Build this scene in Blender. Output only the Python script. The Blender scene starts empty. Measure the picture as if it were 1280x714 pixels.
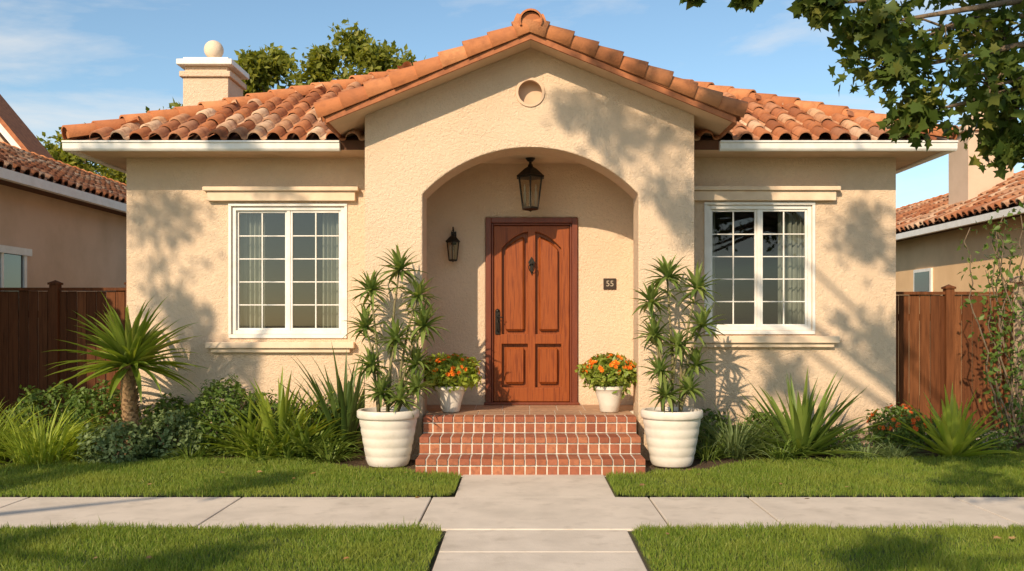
import bpy, bmesh, math, random
import numpy as np
from mathutils import Vector, Matrix
from mathutils.geometry import tessellate_polygon
random.seed(7); rng = np.random.default_rng(7)
scene = bpy.context.scene
R = math.radians

# ------------------------------------------------------------------ materials
def mk(name, cols, rough=.75, n2=None, n2s=3.0, lo=.4, hi=.65, bump=0., bs=40., bd=.01, island=False,
       transl=0., metal=0., spec=.35, coat=0., stretch=(1,1,1), bs2=None, patch=None, dirt=None):
    m = bpy.data.materials.new(name); m.use_nodes = True
    nt = m.node_tree; N = nt.nodes; L = nt.links
    bs_ = N['Principled BSDF']; out = N['Material Output']
    tc = N.new('ShaderNodeTexCoord'); mp = N.new('ShaderNodeMapping'); mp.inputs['Scale'].default_value = stretch
    L.new(tc.outputs['Object'], mp.inputs['Vector'])
    if isinstance(cols[0], (int, float)): cols = [cols]
    if len(cols) > 1:
        r = N.new('ShaderNodeValToRGB'); cr = r.color_ramp
        while len(cr.elements) < len(cols): cr.elements.new(.5)
        for i, c in enumerate(cols):
            cr.elements[i].position = i/(len(cols)-1); cr.elements[i].color = (*c, 1)
        if island:
            g = N.new('ShaderNodeNewGeometry'); L.new(g.outputs['Random Per Island'], r.inputs['Fac'])
        else:
            n = N.new('ShaderNodeTexNoise'); n.inputs['Scale'].default_value = n2s; n.inputs['Detail'].default_value = 6
            L.new(mp.outputs['Vector'], n.inputs['Vector'])
            mr = N.new('ShaderNodeMapRange'); mr.inputs[1].default_value = .3; mr.inputs[2].default_value = .7
            L.new(n.outputs['Fac'], mr.inputs[0]); L.new(mr.outputs[0], r.inputs['Fac'])
        col = r.outputs['Color']
    else:
        c = N.new('ShaderNodeRGB'); c.outputs[0].default_value = (*cols[0], 1); col = c.outputs[0]
    def mixn(col, c2, sc, lo, hi, st=True, det=5):
        n = N.new('ShaderNodeTexNoise'); n.inputs['Scale'].default_value = sc; n.inputs['Detail'].default_value = det
        n.inputs['Roughness'].default_value = .6
        L.new((mp.outputs['Vector'] if st else tc.outputs['Object']), n.inputs['Vector'])
        mr = N.new('ShaderNodeMapRange'); mr.inputs[1].default_value = lo; mr.inputs[2].default_value = hi
        L.new(n.outputs['Fac'], mr.inputs[0])
        mx = N.new('ShaderNodeMixRGB'); L.new(mr.outputs[0], mx.inputs[0]); L.new(col, mx.inputs[1])
        mx.inputs[2].default_value = (*c2, 1); return mx.outputs[0]
    if n2: col = mixn(col, n2, n2s, lo, hi)
    if patch: col = mixn(col, patch[0], patch[1], patch[2], patch[3], st=False, det=3)
    if dirt:
        sx = N.new('ShaderNodeSeparateXYZ'); L.new(tc.outputs['Object'], sx.inputs[0])
        n = N.new('ShaderNodeTexNoise'); n.inputs['Scale'].default_value = 5; n.inputs['Detail'].default_value = 6
        L.new(tc.outputs['Object'], n.inputs['Vector'])
        a = N.new('ShaderNodeMath'); a.operation = 'MULTIPLY_ADD'; a.inputs[1].default_value = -1.2; 
        L.new(n.outputs['Fac'], a.inputs[0]); L.new(sx.outputs['Z'], a.inputs[2])
        mr = N.new('ShaderNodeMapRange'); mr.inputs[1].default_value = .15; mr.inputs[2].default_value = -.65
        mr.inputs[3].default_value = 0; mr.inputs[4].default_value = .55
        L.new(a.outputs[0], mr.inputs[0])
        mx = N.new('ShaderNodeMixRGB'); L.new(mr.outputs[0], mx.inputs[0]); L.new(col, mx.inputs[1])
        mx.inputs[2].default_value = (*dirt, 1); col = mx.outputs[0]
    L.new(col, bs_.inputs['Base Color'])
    bs_.inputs['Roughness'].default_value = rough; bs_.inputs['Metallic'].default_value = metal
    bs_.inputs['Specular IOR Level'].default_value = spec; bs_.inputs['Coat Weight'].default_value = coat
    bs_.inputs['Coat Roughness'].default_value = .15
    if bump:
        n = N.new('ShaderNodeTexNoise'); n.inputs['Scale'].default_value = bs; n.inputs['Detail'].default_value = 5
        L.new(mp.outputs['Vector'], n.inputs['Vector'])
        h = n.outputs['Fac']
        if bs2:
            n3 = N.new('ShaderNodeTexNoise'); n3.inputs['Scale'].default_value = bs2; n3.inputs['Detail'].default_value = 3
            L.new(mp.outputs['Vector'], n3.inputs['Vector'])
            ad = N.new('ShaderNodeMath'); ad.operation = 'ADD'; L.new(h, ad.inputs[0]); L.new(n3.outputs['Fac'], ad.inputs[1]); h = ad.outputs[0]
        b = N.new('ShaderNodeBump'); b.inputs['Strength'].default_value = bump; b.inputs['Distance'].default_value = bd
        L.new(h, b.inputs['Height']); L.new(b.outputs['Normal'], bs_.inputs['Normal'])
    if transl:
        t = N.new('ShaderNodeBsdfTranslucent'); 
        mm = N.new('ShaderNodeMixRGB'); mm.blend_type = 'MULTIPLY'; mm.inputs[0].default_value = 1
        L.new(col, mm.inputs[1]); mm.inputs[2].default_value = (1.6, 1.5, .7, 1); L.new(mm.outputs[0], t.inputs['Color'])
        ms = N.new('ShaderNodeMixShader'); ms.inputs[0].default_value = transl
        L.new(bs_.outputs[0], ms.inputs[1]); L.new(t.outputs[0], ms.inputs[2]); L.new(ms.outputs[0], out.inputs['Surface'])
    return m

def glassmat(name, tint, rough=.02, k=1.0, add=.04):
    m = bpy.data.materials.new(name); m.use_nodes = True
    nt = m.node_tree; N = nt.nodes; L = nt.links; N.remove(N['Principled BSDF'])
    t = N.new('ShaderNodeBsdfTransparent'); t.inputs[0].default_value = (*tint, 1)
    g = N.new('ShaderNodeBsdfGlossy'); g.inputs['Roughness'].default_value = rough
    f = N.new('ShaderNodeFresnel'); f.inputs[0].default_value = 1.5
    a = N.new('ShaderNodeMath'); a.operation = 'ADD'; a.inputs[1].default_value = add; L.new(f.outputs[0], a.inputs[0])
    ms = N.new('ShaderNodeMixShader'); L.new(a.outputs[0], ms.inputs[0]); L.new(t.outputs[0], ms.inputs[1]); L.new(g.outputs[0], ms.inputs[2])
    L.new(ms.outputs[0], N['Material Output'].inputs['Surface']); return m

M = {}
M['stucco'] = mk('stucco', (.80,.605,.43), .9, n2=(.72,.53,.365), n2s=1.3, lo=.42, hi=.75, bump=.8, bs=34, bs2=110, bd=.02, spec=.2, dirt=(.46,.33,.22), patch=((.74,.56,.40),26,.45,.7))
M['trimcream'] = mk('trim_cream', (.80,.63,.46), .8, n2=(.70,.53,.38), n2s=4, bump=.15, bs=90, bd=.005, spec=.2)
M['soffit'] = mk('soffit', (.70,.49,.34), .8, n2=(.60,.42,.28), n2s=3, spec=.2)
M['white'] = mk('white_paint', (.82,.79,.74), .45, n2=(.74,.70,.64), n2s=6, spec=.4)
M['tile'] = mk('roof_tile', [(.22,.075,.035),(.46,.18,.08),(.33,.115,.05),(.60,.36,.21),(.40,.15,.07),(.68,.48,.32),(.28,.10,.048),(.52,.22,.105)], .85, n2=(.22,.09,.05), n2s=11, lo=.48, hi=.8, bump=.5, bs=60, bd=.012, island=True, spec=.15)
M['rake'] = mk('rake_tile', [(.50,.185,.07),(.60,.26,.115),(.43,.15,.058),(.55,.22,.09),(.38,.13,.055)], .8, n2=(.32,.12,.055), n2s=10, lo=.46, hi=.82, bump=.4, bs=50, bd=.01, island=True, spec=.2)
M['deck'] = mk('tile_underlay', (.15,.065,.035), .9, n2=(.1,.05,.03), n2s=8)
M['rakeboard'] = mk('rake_edge', (.42,.15,.06), .8, n2=(.30,.105,.045), n2s=12)
M['brick'] = mk('brick', [(.36,.125,.06),(.27,.085,.045),(.45,.18,.09),(.32,.105,.06),(.40,.15,.07)], .85, n2=(.21,.075,.045), n2s=25, lo=.45, hi=.8, bump=.5, bs=80, bd=.006, island=True, spec=.2)
M['mortar'] = mk('mortar', (.68,.62,.53), .95, n2=(.52,.46,.38), n2s=18, bump=.4, bs=150, bd=.004)
M['porchfloor'] = mk('porch_floor', [(.42,.25,.15),(.48,.30,.19),(.38,.22,.13)], .6, n2=(.33,.2,.13), n2s=14, island=True, spec=.4)
M['concrete'] = mk('concrete', (.66,.575,.48), .9, n2=(.54,.47,.39), n2s=2.2, lo=.4, hi=.7, bump=.3, bs=120, bs2=30, bd=.005, patch=((.46,.395,.32), 5, .55, .85), spec=.2)
M['joint'] = mk('joint_dirt', (.09,.075,.055), .95)
M['asphalt'] = mk('asphalt', (.05,.05,.052), .9, n2=(.08,.078,.075), n2s=30, bump=.5, bs=200, bd=.006)
M['soil'] = mk('soil_mulch', [(.05,.03,.018),(.13,.08,.045),(.07,.045,.028)], .95, n2s=35, bump=1., bs=60, bs2=20, bd=.04)
M['turf'] = mk('turf_base', [(.07,.10,.025),(.12,.15,.035)], .95, n2s=20, bump=.8, bs=90, bd=.03)
M['earth'] = mk('ground', [(.06,.085,.028),(.11,.12,.045),(.13,.11,.06)], .95, n2s=.6, bump=.6, bs=20, bd=.05)
M['grass'] = mk('grass_blade', [(.11,.18,.022),(.18,.26,.03),(.24,.31,.045),(.14,.22,.026),(.34,.34,.09)], .55, island=True, transl=.4, patch=((.26,.30,.05), 1.7, .45, .75), spec=.3)
M['door'] = mk('door_wood', [(.23,.050,.010),(.30,.074,.015),(.175,.036,.008)], .5, n2s=6, bump=.15, bs=14, bd=.003, stretch=(9,9,.45), coat=.10, n2=(.165,.034,.009), lo=.5, hi=.8, spec=.22)
M['doorframe'] = mk('door_frame_wood', [(.13,.026,.009),(.19,.042,.013)], .5, n2s=6, stretch=(7,7,.5), coat=.1)
M['black'] = mk('black_iron', (.018,.016,.014), .45, metal=.6, n2=(.04,.03,.02), n2s=30)
M['brass'] = mk('aged_brass', (.22,.15,.06), .4, metal=.9, n2=(.08,.05,.02), n2s=40)
M['digit'] = mk('digit_paint', (.45,.38,.28), .5)
M['glass'] = glassmat('window_glass', (.62,.66,.62), add=.04)
M['lglass'] = glassmat('lantern_glass', (.85,.82,.74), add=.06, rough=.15)
M['candle'] = mk('candle', (.8,.74,.6), .5)
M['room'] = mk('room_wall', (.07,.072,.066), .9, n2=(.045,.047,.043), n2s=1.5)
M['curtain'] = mk('curtain', (.62,.60,.56), .9, transl=.2, n2=(.5,.5,.46), n2s=4)
M['fence'] = mk('fence_wood', [(.115,.042,.018),(.155,.058,.024),(.085,.032,.014),(.19,.072,.030)], .8, island=True, n2=(.06,.023,.011), n2s=5, lo=.45, hi=.75, bump=.5, bs=18, bd=.006, stretch=(6,6,.4), spec=.12)
M['fence2'] = mk('fence_wood_red', [(.155,.056,.022),(.205,.078,.03),(.12,.042,.017),(.24,.094,.037)], .8, island=True, n2=(.08,.030,.013), n2s=5, lo=.42, hi=.72, bump=.5, bs=18, bd=.006, stretch=(6,6,.4), spec=.12)
M['pot'] = mk('glazed_pot', (.74,.67,.58), .5, n2=(.60,.53,.44), n2s=6, lo=.45, hi=.8, bump=.15, bs=30, bd=.006)
M['bark'] = mk('bark', [(.10,.07,.045),(.20,.145,.095),(.14,.10,.06)], .9, n2s=8, bump=1., bs=14, bd=.03, stretch=(2,2,.7))
M['palmbark'] = mk('palm_bark', [(.22,.12,.055),(.36,.22,.11),(.15,.08,.04)], .9, island=True, n2s=12, bump=.7, bs=40, bd=.02)
M['stem'] = mk('plant_stem', [(.24,.18,.10),(.15,.16,.06)], .7, n2s=20, bump=.4, bs=50, bd=.005)
M['lf_dark'] = mk('leaf_dark', [(.022,.045,.012),(.04,.075,.018),(.06,.095,.024),(.03,.06,.014)], .5, island=True, transl=.22, spec=.3)
M['lf_over'] = mk('leaf_overhang', [(.045,.08,.014),(.075,.115,.018),(.105,.14,.025),(.055,.09,.016),(.18,.18,.035)], .55, island=True, transl=.33, spec=.22)
M['lf_tree'] = mk('leaf_tree', [(.19,.21,.025),(.26,.27,.04),(.14,.17,.022),(.34,.32,.05)], .55, island=True, transl=.42)
M['lf_shrub'] = mk('leaf_shrub', [(.07,.125,.02),(.11,.18,.032),(.17,.24,.05)], .5, island=True, transl=.3)
M['lf_blue'] = mk('leaf_bluegreen', [(.15,.21,.075),(.21,.27,.11),(.11,.16,.055)], .55, island=True, transl=.28)
M['lf_yucca'] = mk('leaf_yucca', [(.20,.28,.032),(.29,.36,.055),(.15,.22,.025),(.40,.42,.09)], .42, island=True, transl=.34, spec=.38)
M['lf_agave'] = mk('leaf_sword', [(.11,.18,.03),(.17,.25,.045),(.24,.31,.065),(.08,.14,.024)], .42, island=True, transl=.3, spec=.38)
M['lf_drac'] = mk('leaf_dracaena', [(.12,.19,.04),(.18,.25,.06),(.27,.33,.09),(.09,.145,.03)], .42, island=True, transl=.3, spec=.38)
M['lf_phor'] = mk('leaf_flax', [(.05,.09,.022),(.08,.13,.032),(.12,.17,.04)], .45, island=True, transl=.22, spec=.38)
M['lf_lime'] = mk('leaf_lime', [(.31,.40,.045),(.41,.47,.08),(.23,.32,.035)], .5, island=True, transl=.4)
M['fl_orange'] = mk('petal_orange', [(.80,.20,.015),(.88,.34,.02),(.75,.13,.01),(.90,.48,.04)], .6, island=True, transl=.3)
M['fl_red'] = mk('petal_red', [(.68,.13,.025),(.80,.25,.05),(.60,.09,.02)], .6, island=True, transl=.3)
M['deadleaf'] = mk('dead_leaf', [(.32,.15,.05),(.42,.26,.10),(.22,.11,.05)], .8, island=True)
M['plate'] = mk('number_plate', (.05,.035,.025), .5, metal=.4)
M['kerbm'] = mk('kerb', (.42,.40,.36), .9, n2=(.33,.31,.28), n2s=6)
M['nstucco'] = mk('neighbor_stucco', (.68,.49,.35), .9, n2=(.58,.41,.28), n2s=1.2, bump=.3, bs=50, bd=.01)
M['nstucco2'] = mk('neighbor_stucco_gold', (.86,.57,.31), .9, n2=(.76,.49,.26), n2s=1.2, bump=.3, bs=50, bd=.01)
M['darkglass'] = mk('dark_pane', (.03,.035,.035), .08, spec=.8)

# ------------------------------------------------------------------ objects
def empty(name, loc=(0,0,0)):
    e = bpy.data.objects.new(name, None); scene.collection.objects.link(e); e.empty_display_size = .2
    return e
class MB:
    def __init__(s): s.v=[]; s.f=[]; s.m=[]
    def add(s, vs, fs, m=0):
        o=len(s.v); s.v.extend([tuple(v) for v in vs]); s.f.extend([tuple(i+o for i in f) for f in fs]); s.m.extend([m]*len(fs))
    def box(s,x0,x1,y0,y1,z0,z1,m=0):
        s.add([(x0,y0,z0),(x1,y0,z0),(x1,y1,z0),(x0,y1,z0),(x0,y0,z1),(x1,y0,z1),(x1,y1,z1),(x0,y1,z1)],
              [(0,3,2,1),(4,5,6,7),(0,1,5,4),(1,2,6,5),(2,3,7,6),(3,0,4,7)],m)
    def prism(s, outer, holes, y0, y1, m=0, axis='y'):
        polys=[outer]+list(holes)
        flat=[p for q in polys for p in q]; n=len(flat)
        tris=tessellate_polygon([[Vector((p[0],p[1],0)) for p in q] for q in polys])
        def P(p,d): return (p[0],d,p[1]) if axis=='y' else ((d,p[0],p[1]) if axis=='x' else (p[0],p[1],d))
        vs=[P(p,y0) for p in flat]+[P(p,y1) for p in flat]
        fs=[tuple(t) for t in tris]+[tuple(i+n for i in reversed(t)) for t in tris]
        o=0
        for q in polys:
            k=len(q)
            for i in range(k):
                a=o+i; b=o+(i+1)%k; fs.append((a,b,b+n,a+n))
            o+=k
        s.add(vs,fs,m)
    def lathe(s, prof, cx, cy, seg=32, m=0, rot=0):
        k=len(prof); vs=[]
        for j in range(seg):
            a=2*math.pi*j/seg+rot
            for (r,z) in prof: vs.append((cx+r*math.cos(a), cy+r*math.sin(a), z))
        fs=[]
        for j in range(seg):
            j2=(j+1)%seg
            for i in range(k-1): fs.append((j*k+i,j2*k+i,j2*k+i+1,j*k+i+1))
        s.add(vs,fs,m)
    def tube(s, pts, rad, seg=8, m=0):
        pts=[Vector(p) for p in pts]; n=len(pts); vs=[]
        for i,p in enumerate(pts):
            d=(pts[min(i+1,n-1)]-pts[max(i-1,0)]).normalized()
            a=d.orthogonal().normalized() if i==0 else (a-d*a.dot(d)).normalized()
            b=d.cross(a); r=rad[i] if isinstance(rad,(list,tuple)) else rad
            for j in range(seg):
                t=2*math.pi*j/seg; vs.append(p+(a*math.cos(t)+b*math.sin(t))*r)
        fs=[(i*seg+j,i*seg+(j+1)%seg,(i+1)*seg+(j+1)%seg,(i+1)*seg+j) for i in range(n-1) for j in range(seg)]
        fs.append(tuple(range(seg))[::-1]); fs.append(tuple((n-1)*seg+j for j in range(seg)))
        s.add(vs,fs,m)
    def ribbon(s, base, az, el, length, width, droop=.5, segs=6, fold=.25, m=0, twist=0):
        p=Vector(base); e=el; step=length/segs; vs=[]; fs=[]
        az2=az
        for i in range(segs+1):
            t=i/segs
            d=Vector((math.cos(az2)*math.cos(e),math.sin(az2)*math.cos(e),math.sin(e)))
            sd=Vector((-math.sin(az2),math.cos(az2),0)); up=sd.cross(d)*-1
            if up.z<0 and e<1.4: up=-up
            w=width*.5*(min(1,.55+1.6*t) if t<.3 else max(0,1-((t-.3)/.7)**1.6))
            if i==segs: vs.append(p)
            else: vs += [p-sd*w+up*(w*fold), p-up*w*fold, p+sd*w+up*(w*fold)]
            p=p+d*step; e-=droop*(.4+1.2*t)/segs*2; az2+=twist/segs
        for i in range(segs-1):
            a=i*3; fs += [(a,a+1,a+4,a+3),(a+1,a+2,a+5,a+4)]
        a=(segs-1)*3; tip=segs*3; fs += [(a,a+1,tip),(a+1,a+2,tip)]
        s.add(vs,fs,m)
    def build(s,name,parent=None,mats=None,smooth=False,bevel=0,recalc=True,bseg=2,angle=None):
        me=bpy.data.meshes.new(name); me.from_pydata(s.v,[],s.f)
        for mm in mats: me.materials.append(mm)
        me.polygons.foreach_set('material_index',s.m)
        if recalc:
            b=bmesh.new(); b.from_mesh(me); bmesh.ops.recalc_face_normals(b,faces=b.faces); b.to_mesh(me); b.free()
        if smooth:
            me.polygons.foreach_set('use_smooth',[True]*len(me.polygons))
            if angle:
                try: me.set_sharp_from_angle(angle=R(angle))
                except Exception: pass
        ob=bpy.data.objects.new(name,me); scene.collection.objects.link(ob)
        if parent: ob.parent=parent
        if bevel:
            bv=ob.modifiers.new('b','BEVEL'); bv.width=bevel; bv.segments=bseg; bv.limit_method='ANGLE'; bv.angle_limit=R(40)
        return ob

def npmesh(name, V, faces_flat, sizes, mat, parent=None, smooth=False):
    me=bpy.data.meshes.new(name)
    me.vertices.add(len(V)); me.vertices.foreach_set('co',np.ascontiguousarray(V,dtype=np.float32).ravel())
    me.loops.add(len(faces_flat)); me.loops.foreach_set('vertex_index',np.asarray(faces_flat,dtype=np.int32))
    me.polygons.add(len(sizes)); st=np.concatenate([[0],np.cumsum(sizes)[:-1]]).astype(np.int32)
    me.polygons.foreach_set('loop_start',st)
    try: me.polygons.foreach_set('loop_total',np.asarray(sizes,dtype=np.int32))
    except Exception: pass
    if smooth: me.polygons.foreach_set('use_smooth',np.ones(len(sizes),dtype=bool))
    me.update(calc_edges=True); me.validate()
    me.materials.append(mat)
    ob=bpy.data.objects.new(name,me); scene.collection.objects.link(ob)
    if parent: ob.parent=parent
    return ob
def inst(name, tv, tf, Ms, Ts, mat, parent=None, smooth=False):
    tv=np.asarray(tv,float); k=len(Ts); n=len(tv)
    V=np.einsum('kij,nj->kni',Ms,tv)+np.asarray(Ts)[:,None,:]
    fl=np.concatenate([np.asarray(f) for f in tf]); sz=np.array([len(f) for f in tf])
    F=(fl[None,:]+(np.arange(k)*n)[:,None]).ravel(); S=np.tile(sz,k)
    return npmesh(name,V.reshape(-1,3),F,S,mat,parent,smooth)
def leafM(k, size, upb=.4, sv=.35, outward=None):
    n=rng.normal(size=(k,3)); n/=np.linalg.norm(n,axis=1)[:,None]; n[:,2]+=upb
    if outward is not None: n+=outward
    n/=np.linalg.norm(n,axis=1)[:,None]
    t=rng.normal(size=(k,3)); t-=n*(t*n).sum(1)[:,None]; t/=np.linalg.norm(t,axis=1)[:,None]
    x=np.cross(t,n); s=size*(1+sv*rng.uniform(-1,1,k))
    return np.stack([x,t,n],axis=2)*s[:,None,None]
LEAF=([(0,0,0),(-.28,.42,.07),(.28,.42,.07),(0,1,-.06)],[(0,2,3),(0,3,1)])
LOBED=([(0,0,0),(.10,.18,.02),(.42,.10,.05),(.30,.36,.03),(.52,.55,.06),(.24,.60,.03),(0,1.0,-.04),(-.24,.60,.03),(-.52,.55,.06),(-.30,.36,.03),(-.42,.10,.05),(-.10,.18,.02),(0,.45,-.01)],
       [(0,1,12,11),(1,2,3,12),(3,4,5,12),(5,6,7,12),(7,8,9,12),(9,10,11,12)])

# ------------------------------------------------------------------ ground
H=400
b=MB()
ys=[-H,-4.25,-4.2,H]; zs=[-.13,-.13,0,0]
for i in range(3):
    b.add([(-H,ys[i],zs[i]),(H,ys[i],zs[i]),(H,ys[i+1],zs[i+1]),(-H,ys[i+1],zs[i+1])],[(0,1,2,3)])
b.build('ground',None,[M['earth']],recalc=False)
b=MB(); b.add([(-80,-12,-.126),(80,-12,-.126),(80,-4.38,-.126),(-80,-4.38,-.126)],[(0,1,2,3)]); b.build('road',None,[M['asphalt']])
b=MB(); b.box(-80,80,-4.38,-4.2,-.15,.015); b.build('kerb',None,[M['kerbm']],bevel=.02)

b=MB(); g=.006
jx=[-14,-12.4,-10.8,-9.2,-7.6,-5.85,-4.1,-2.33,-.746,1.06,1.885,3.6,5.3,7,8.7,10.4,12,14]
for i in range(len(jx)-1): b.box(jx[i]+g,jx[i+1]-g,6.585,7.77,-.1,.024)
b.build('sidewalk',None,[M['concrete']],bevel=.008)
b=MB(); b.add([(-14,6.57,.008),(14,6.57,.008),(14,7.78,.008),(-14,7.78,.008)],[(0,1,2,3)])
b.add([(-.54,-4.1,.008),(.76,-4.1,.008),(.76,6.56,.008),(-.54,6.56,.008)],[(0,1,2,3)])
b.add([(-.56,7.79,.008),(.78,7.79,.008),(.78,8.95,.008),(-.56,8.95,.008)],[(0,1,2,3)])
b.build('pavement_joint_bed',None,[M['joint']])
b=MB()
py=[-4.1,-2.6,-1.1,.4,1.9,3.4,4.9,5.95,6.575]
for i in range(len(py)-1): b.box(-.53,.745,py[i]+g,py[i+1]-g,-.1,.020)
b.box(-.56,.785,7.782,8.93,-.1,.020)
b.build('front_path',None,[M['concrete']],bevel=.008)
b=MB(); b.box(5.0,7.6,11.3,12.35,-.1,.03); b.box(7.1,7.6,7.9,11.29,-.1,.03); b.build('side_path',None,[M['concrete']],bevel=.008)
b=MB(); n=60
def sheet(mb, xs, f, bk, z, ny=6, wob=0):
    o=len(mb.v); vs=[];fs=[]
    for x in xs:
        for j in range(ny+1):
            y=f(x)+(bk(x)-f(x))*j/ny; vs.append((x,y,z+ (wob*math.sin(x*3.1+y*5)*math.sin(y*2.3+x) if 0<j<ny else 0)))
    for i in range(len(xs)-1):
        for j in range(ny): a=i*(ny+1)+j; fs.append((a,a+ny+1,a+ny+2,a+1))
    mb.add(vs,fs)
sheet(b,np.linspace(-7,-1.0,60),lambda x:8.4,lambda x:12.0,.016,20,.012)
sheet(b,np.linspace(1.18,7.1,60),lambda x:8.4,lambda x:11.2,.016,20,.012)
b.build('planting_bed',None,[M['soil']])

def corner(x,xe,r):
    d=abs(x-xe)
    return 0 if d>=r else r-math.sqrt(max(0,r*r-(r-d)**2))
bl=lambda x: float(np.interp(x,[-9,-5.2,-4.4,-3.6,-2.4,-2.0,-1.6,-1.1,-1.0,-.57],[9.3,9.3,9.7,9.85,9.8,9.5,9.15,9.05,8.86,8.84]))-corner(x,-.57,.1)
br=lambda x: float(np.interp(x,[.79,1.2,1.3,1.8,2.2,2.6,4.2,5.0,5.6,6.4,7.1],[8.84,8.86,9.0,9.1,9.5,9.75,9.8,9.9,10.5,11.1,11.2]))-corner(x,.79,.1)
fl_=lambda x: 7.795+corner(x,-.57,.16); fr_=lambda x: 7.795+corner(x,.79,.16)
nl=lambda x: 6.565-corner(x,-.55,.2); nr=lambda x: 6.565-corner(x,.765,.2)
far_=lambda x:-4.15
regs=[(-9,-.572,fl_,bl,34),(.792,7.05,fr_,br,34)]
near=[(-9,-.552,far_,nl),(.767,9,far_,nr)]
lawn=empty('lawn')
b=MB()
for (x0,x1,f,k,_) in regs: sheet(b,np.concatenate([np.linspace(x0,x1,80)]),f,k,.03,6,.006)
for (x0,x1,f,k) in near: sheet(b,np.concatenate([np.linspace(x0,x1,80)]),f,k,.03,6,.0)
b.build('turf',lawn,[M['turf']])
def blades(name,x0,x1,y0,y1,f,k,dens,h0,h1,w):
    n=int((x1-x0)*(y1-y0)*dens); X=rng.uniform(x0,x1,n); Y=rng.uniform(y0,y1,n)
    gx=np.linspace(x0,x1,300); fv=np.interp(X,gx,[f(x) for x in gx]); kv=np.interp(X,gx,[k(x) for x in gx])
    wv=.012*np.sin(X*31)+.01*np.sin(X*67+1)
    ok=(Y>fv-.015+wv)&(Y<kv+.03+wv); X=X[ok];Y=Y[ok];n=len(X)
    hmod=1+.25*np.sin(X*4.1+np.sin(Y*5))*np.sin(Y*3.7+X*1.3)
    h=rng.uniform(h0,h1,n)*hmod; h*=np.where(rng.random(n)<.03,1.5,1); a=rng.uniform(0,2*np.pi,n); la=rng.uniform(0,2*np.pi,n); ln=h*np.abs(rng.normal(0,.55,n))
    ww=w*rng.uniform(.7,1.3,n)
    base=np.stack([X,Y,np.full(n,.022)],1); sd=np.stack([np.cos(a),np.sin(a),np.zeros(n)],1)*ww[:,None]*.5
    dr=np.stack([np.cos(la),np.sin(la),np.zeros(n)],1)
    up=np.array([0,0,1.])
    mid=base+up*(h*.55)[:,None]+dr*(ln*.35)[:,None]; tip=base+up*h[:,None]+dr*ln[:,None]
    V=np.stack([base-sd,base+sd,mid+sd*.8,mid-sd*.8,tip],1).reshape(-1,3)
    fl=np.array([0,1,2,3,3,2,4]); F=(fl[None,:]+(np.arange(n)*5)[:,None]).ravel()
    npmesh(name,V,F,np.tile([4,3],n),M['grass'],lawn)
blades('grass_front_yard',-6.2,-.572,7.76,10.0,fl_,bl,5200,.028,.058,.0065)
blades('grass_front_yard',.792,7.05,7.76,11.25,fr_,br,5200,.028,.058,.0065)
blades('grass_verge',-4.6,-.552,4.6,6.62,far_,nl,7000,.028,.055,.0055)
blades('grass_verge',.767,4.6,4.6,6.62,far_,nr,7000,.028,.055,.0055)
blades('grass_verge',-8,-.552,1.5,4.6,far_,nl,1200,.03,.055,.008)
blades('grass_verge',.767,8,1.5,4.6,far_,nr,1200,.03,.055,.008)
k=40; P=np.stack([rng.uniform(-3.4,3.6,k),rng.uniform(5.5,8.9,k),np.full(k,.075)],1)
onp=((P[:,0]>-.6)&(P[:,0]<.8))|((P[:,1]>6.5)&(P[:,1]<7.85)); P[onp,2]=.03
keep=~onp | (rng.random(k)<.35); P=P[keep]
inst('fallen_leaves',LOBED[0],LOBED[1],leafM(len(P),.048,4.),P,M['deadleaf'])

# ------------------------------------------------------------------ house
house=empty('stucco_house')
XL,XR=-4.557,4.317
WL=(-3.345,-2.045,1.335,2.81); WR=(2.14,3.35,1.38,2.825)
def rect(x0,x1,z0,z1): return [(x0,z0),(x1,z0),(x1,z1),(x0,z1)]
b=MB()
b.prism(rect(XL,-1.659,0,3.42),[rect(*WL)],10.75,10.95)
b.prism(rect(1.828,XR,0,3.42),[rect(*WR)],10.75,10.95)
b.box(XL,XL+.2,10.95,16.25,0,3.42); b.box(XR-.2,XR,10.95,16.25,0,3.42); b.box(XL+.2,XR-.2,16.05,16.25,0,3.42)
b.build('walls',house,[M['stucco']])
xc=.093; ps=.41
ztop=lambda x: 4.46-ps*abs(x-xc)
def arch(cx,hw,zs,zt,z0,n=28):
    rise=zt-zs; Rr=(hw*hw+rise*rise)/(2*rise); zc=zt-Rr; a0=math.asin(hw/Rr)
    pts=[(cx-hw,z0)]
    for i in range(n+1):
        a=-a0+2*a0*i/n; pts.append((cx+Rr*math.sin(a),zc+Rr*math.cos(a)))
    pts.append((cx+hw,z0)); return pts
ax,ahw=.093,1.141
ar=arch(ax,ahw,2.83,3.326,0)
outer=[(-1.657,0)]+ [(-1.657,ztop(-1.657)-.08),(xc,ztop(xc)-.08),(1.826,ztop(1.826)-.08),(1.826,0)]+ar[::-1]
circ=[(.09+.15*math.cos(2*math.pi*i/32),3.905+.15*math.sin(2*math.pi*i/32)) for i in range(32)]
b=MB(); b.prism(outer,[circ],9.85,10.3)
b.box(-1.657,-1.15,10.302,11.2,0,3.40); b.box(1.33,1.826,10.302,11.2,0,3.40)
b.prism(rect(-1.148,1.328,.1,3.40),[rect(-.425,.661,.5,2.709)],11.0,11.18)
b.build('porch_walls',house,[M['stucco']],bevel=.014,bseg=3)
b=MB(); b.box(-1.149,1.329,10.303,10.998,3.345,3.366); b.build('porch_ceiling',house,[M['trimcream']])
b=MB(); ring=[(.09+.155*math.cos(2*math.pi*i/40),3.905+.155*math.sin(2*math.pi*i/40)) for i in range(40)]
ri=[(.09+.125*math.cos(2*math.pi*i/40),3.905+.125*math.sin(2*math.pi*i/40)) for i in range(40)]
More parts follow.
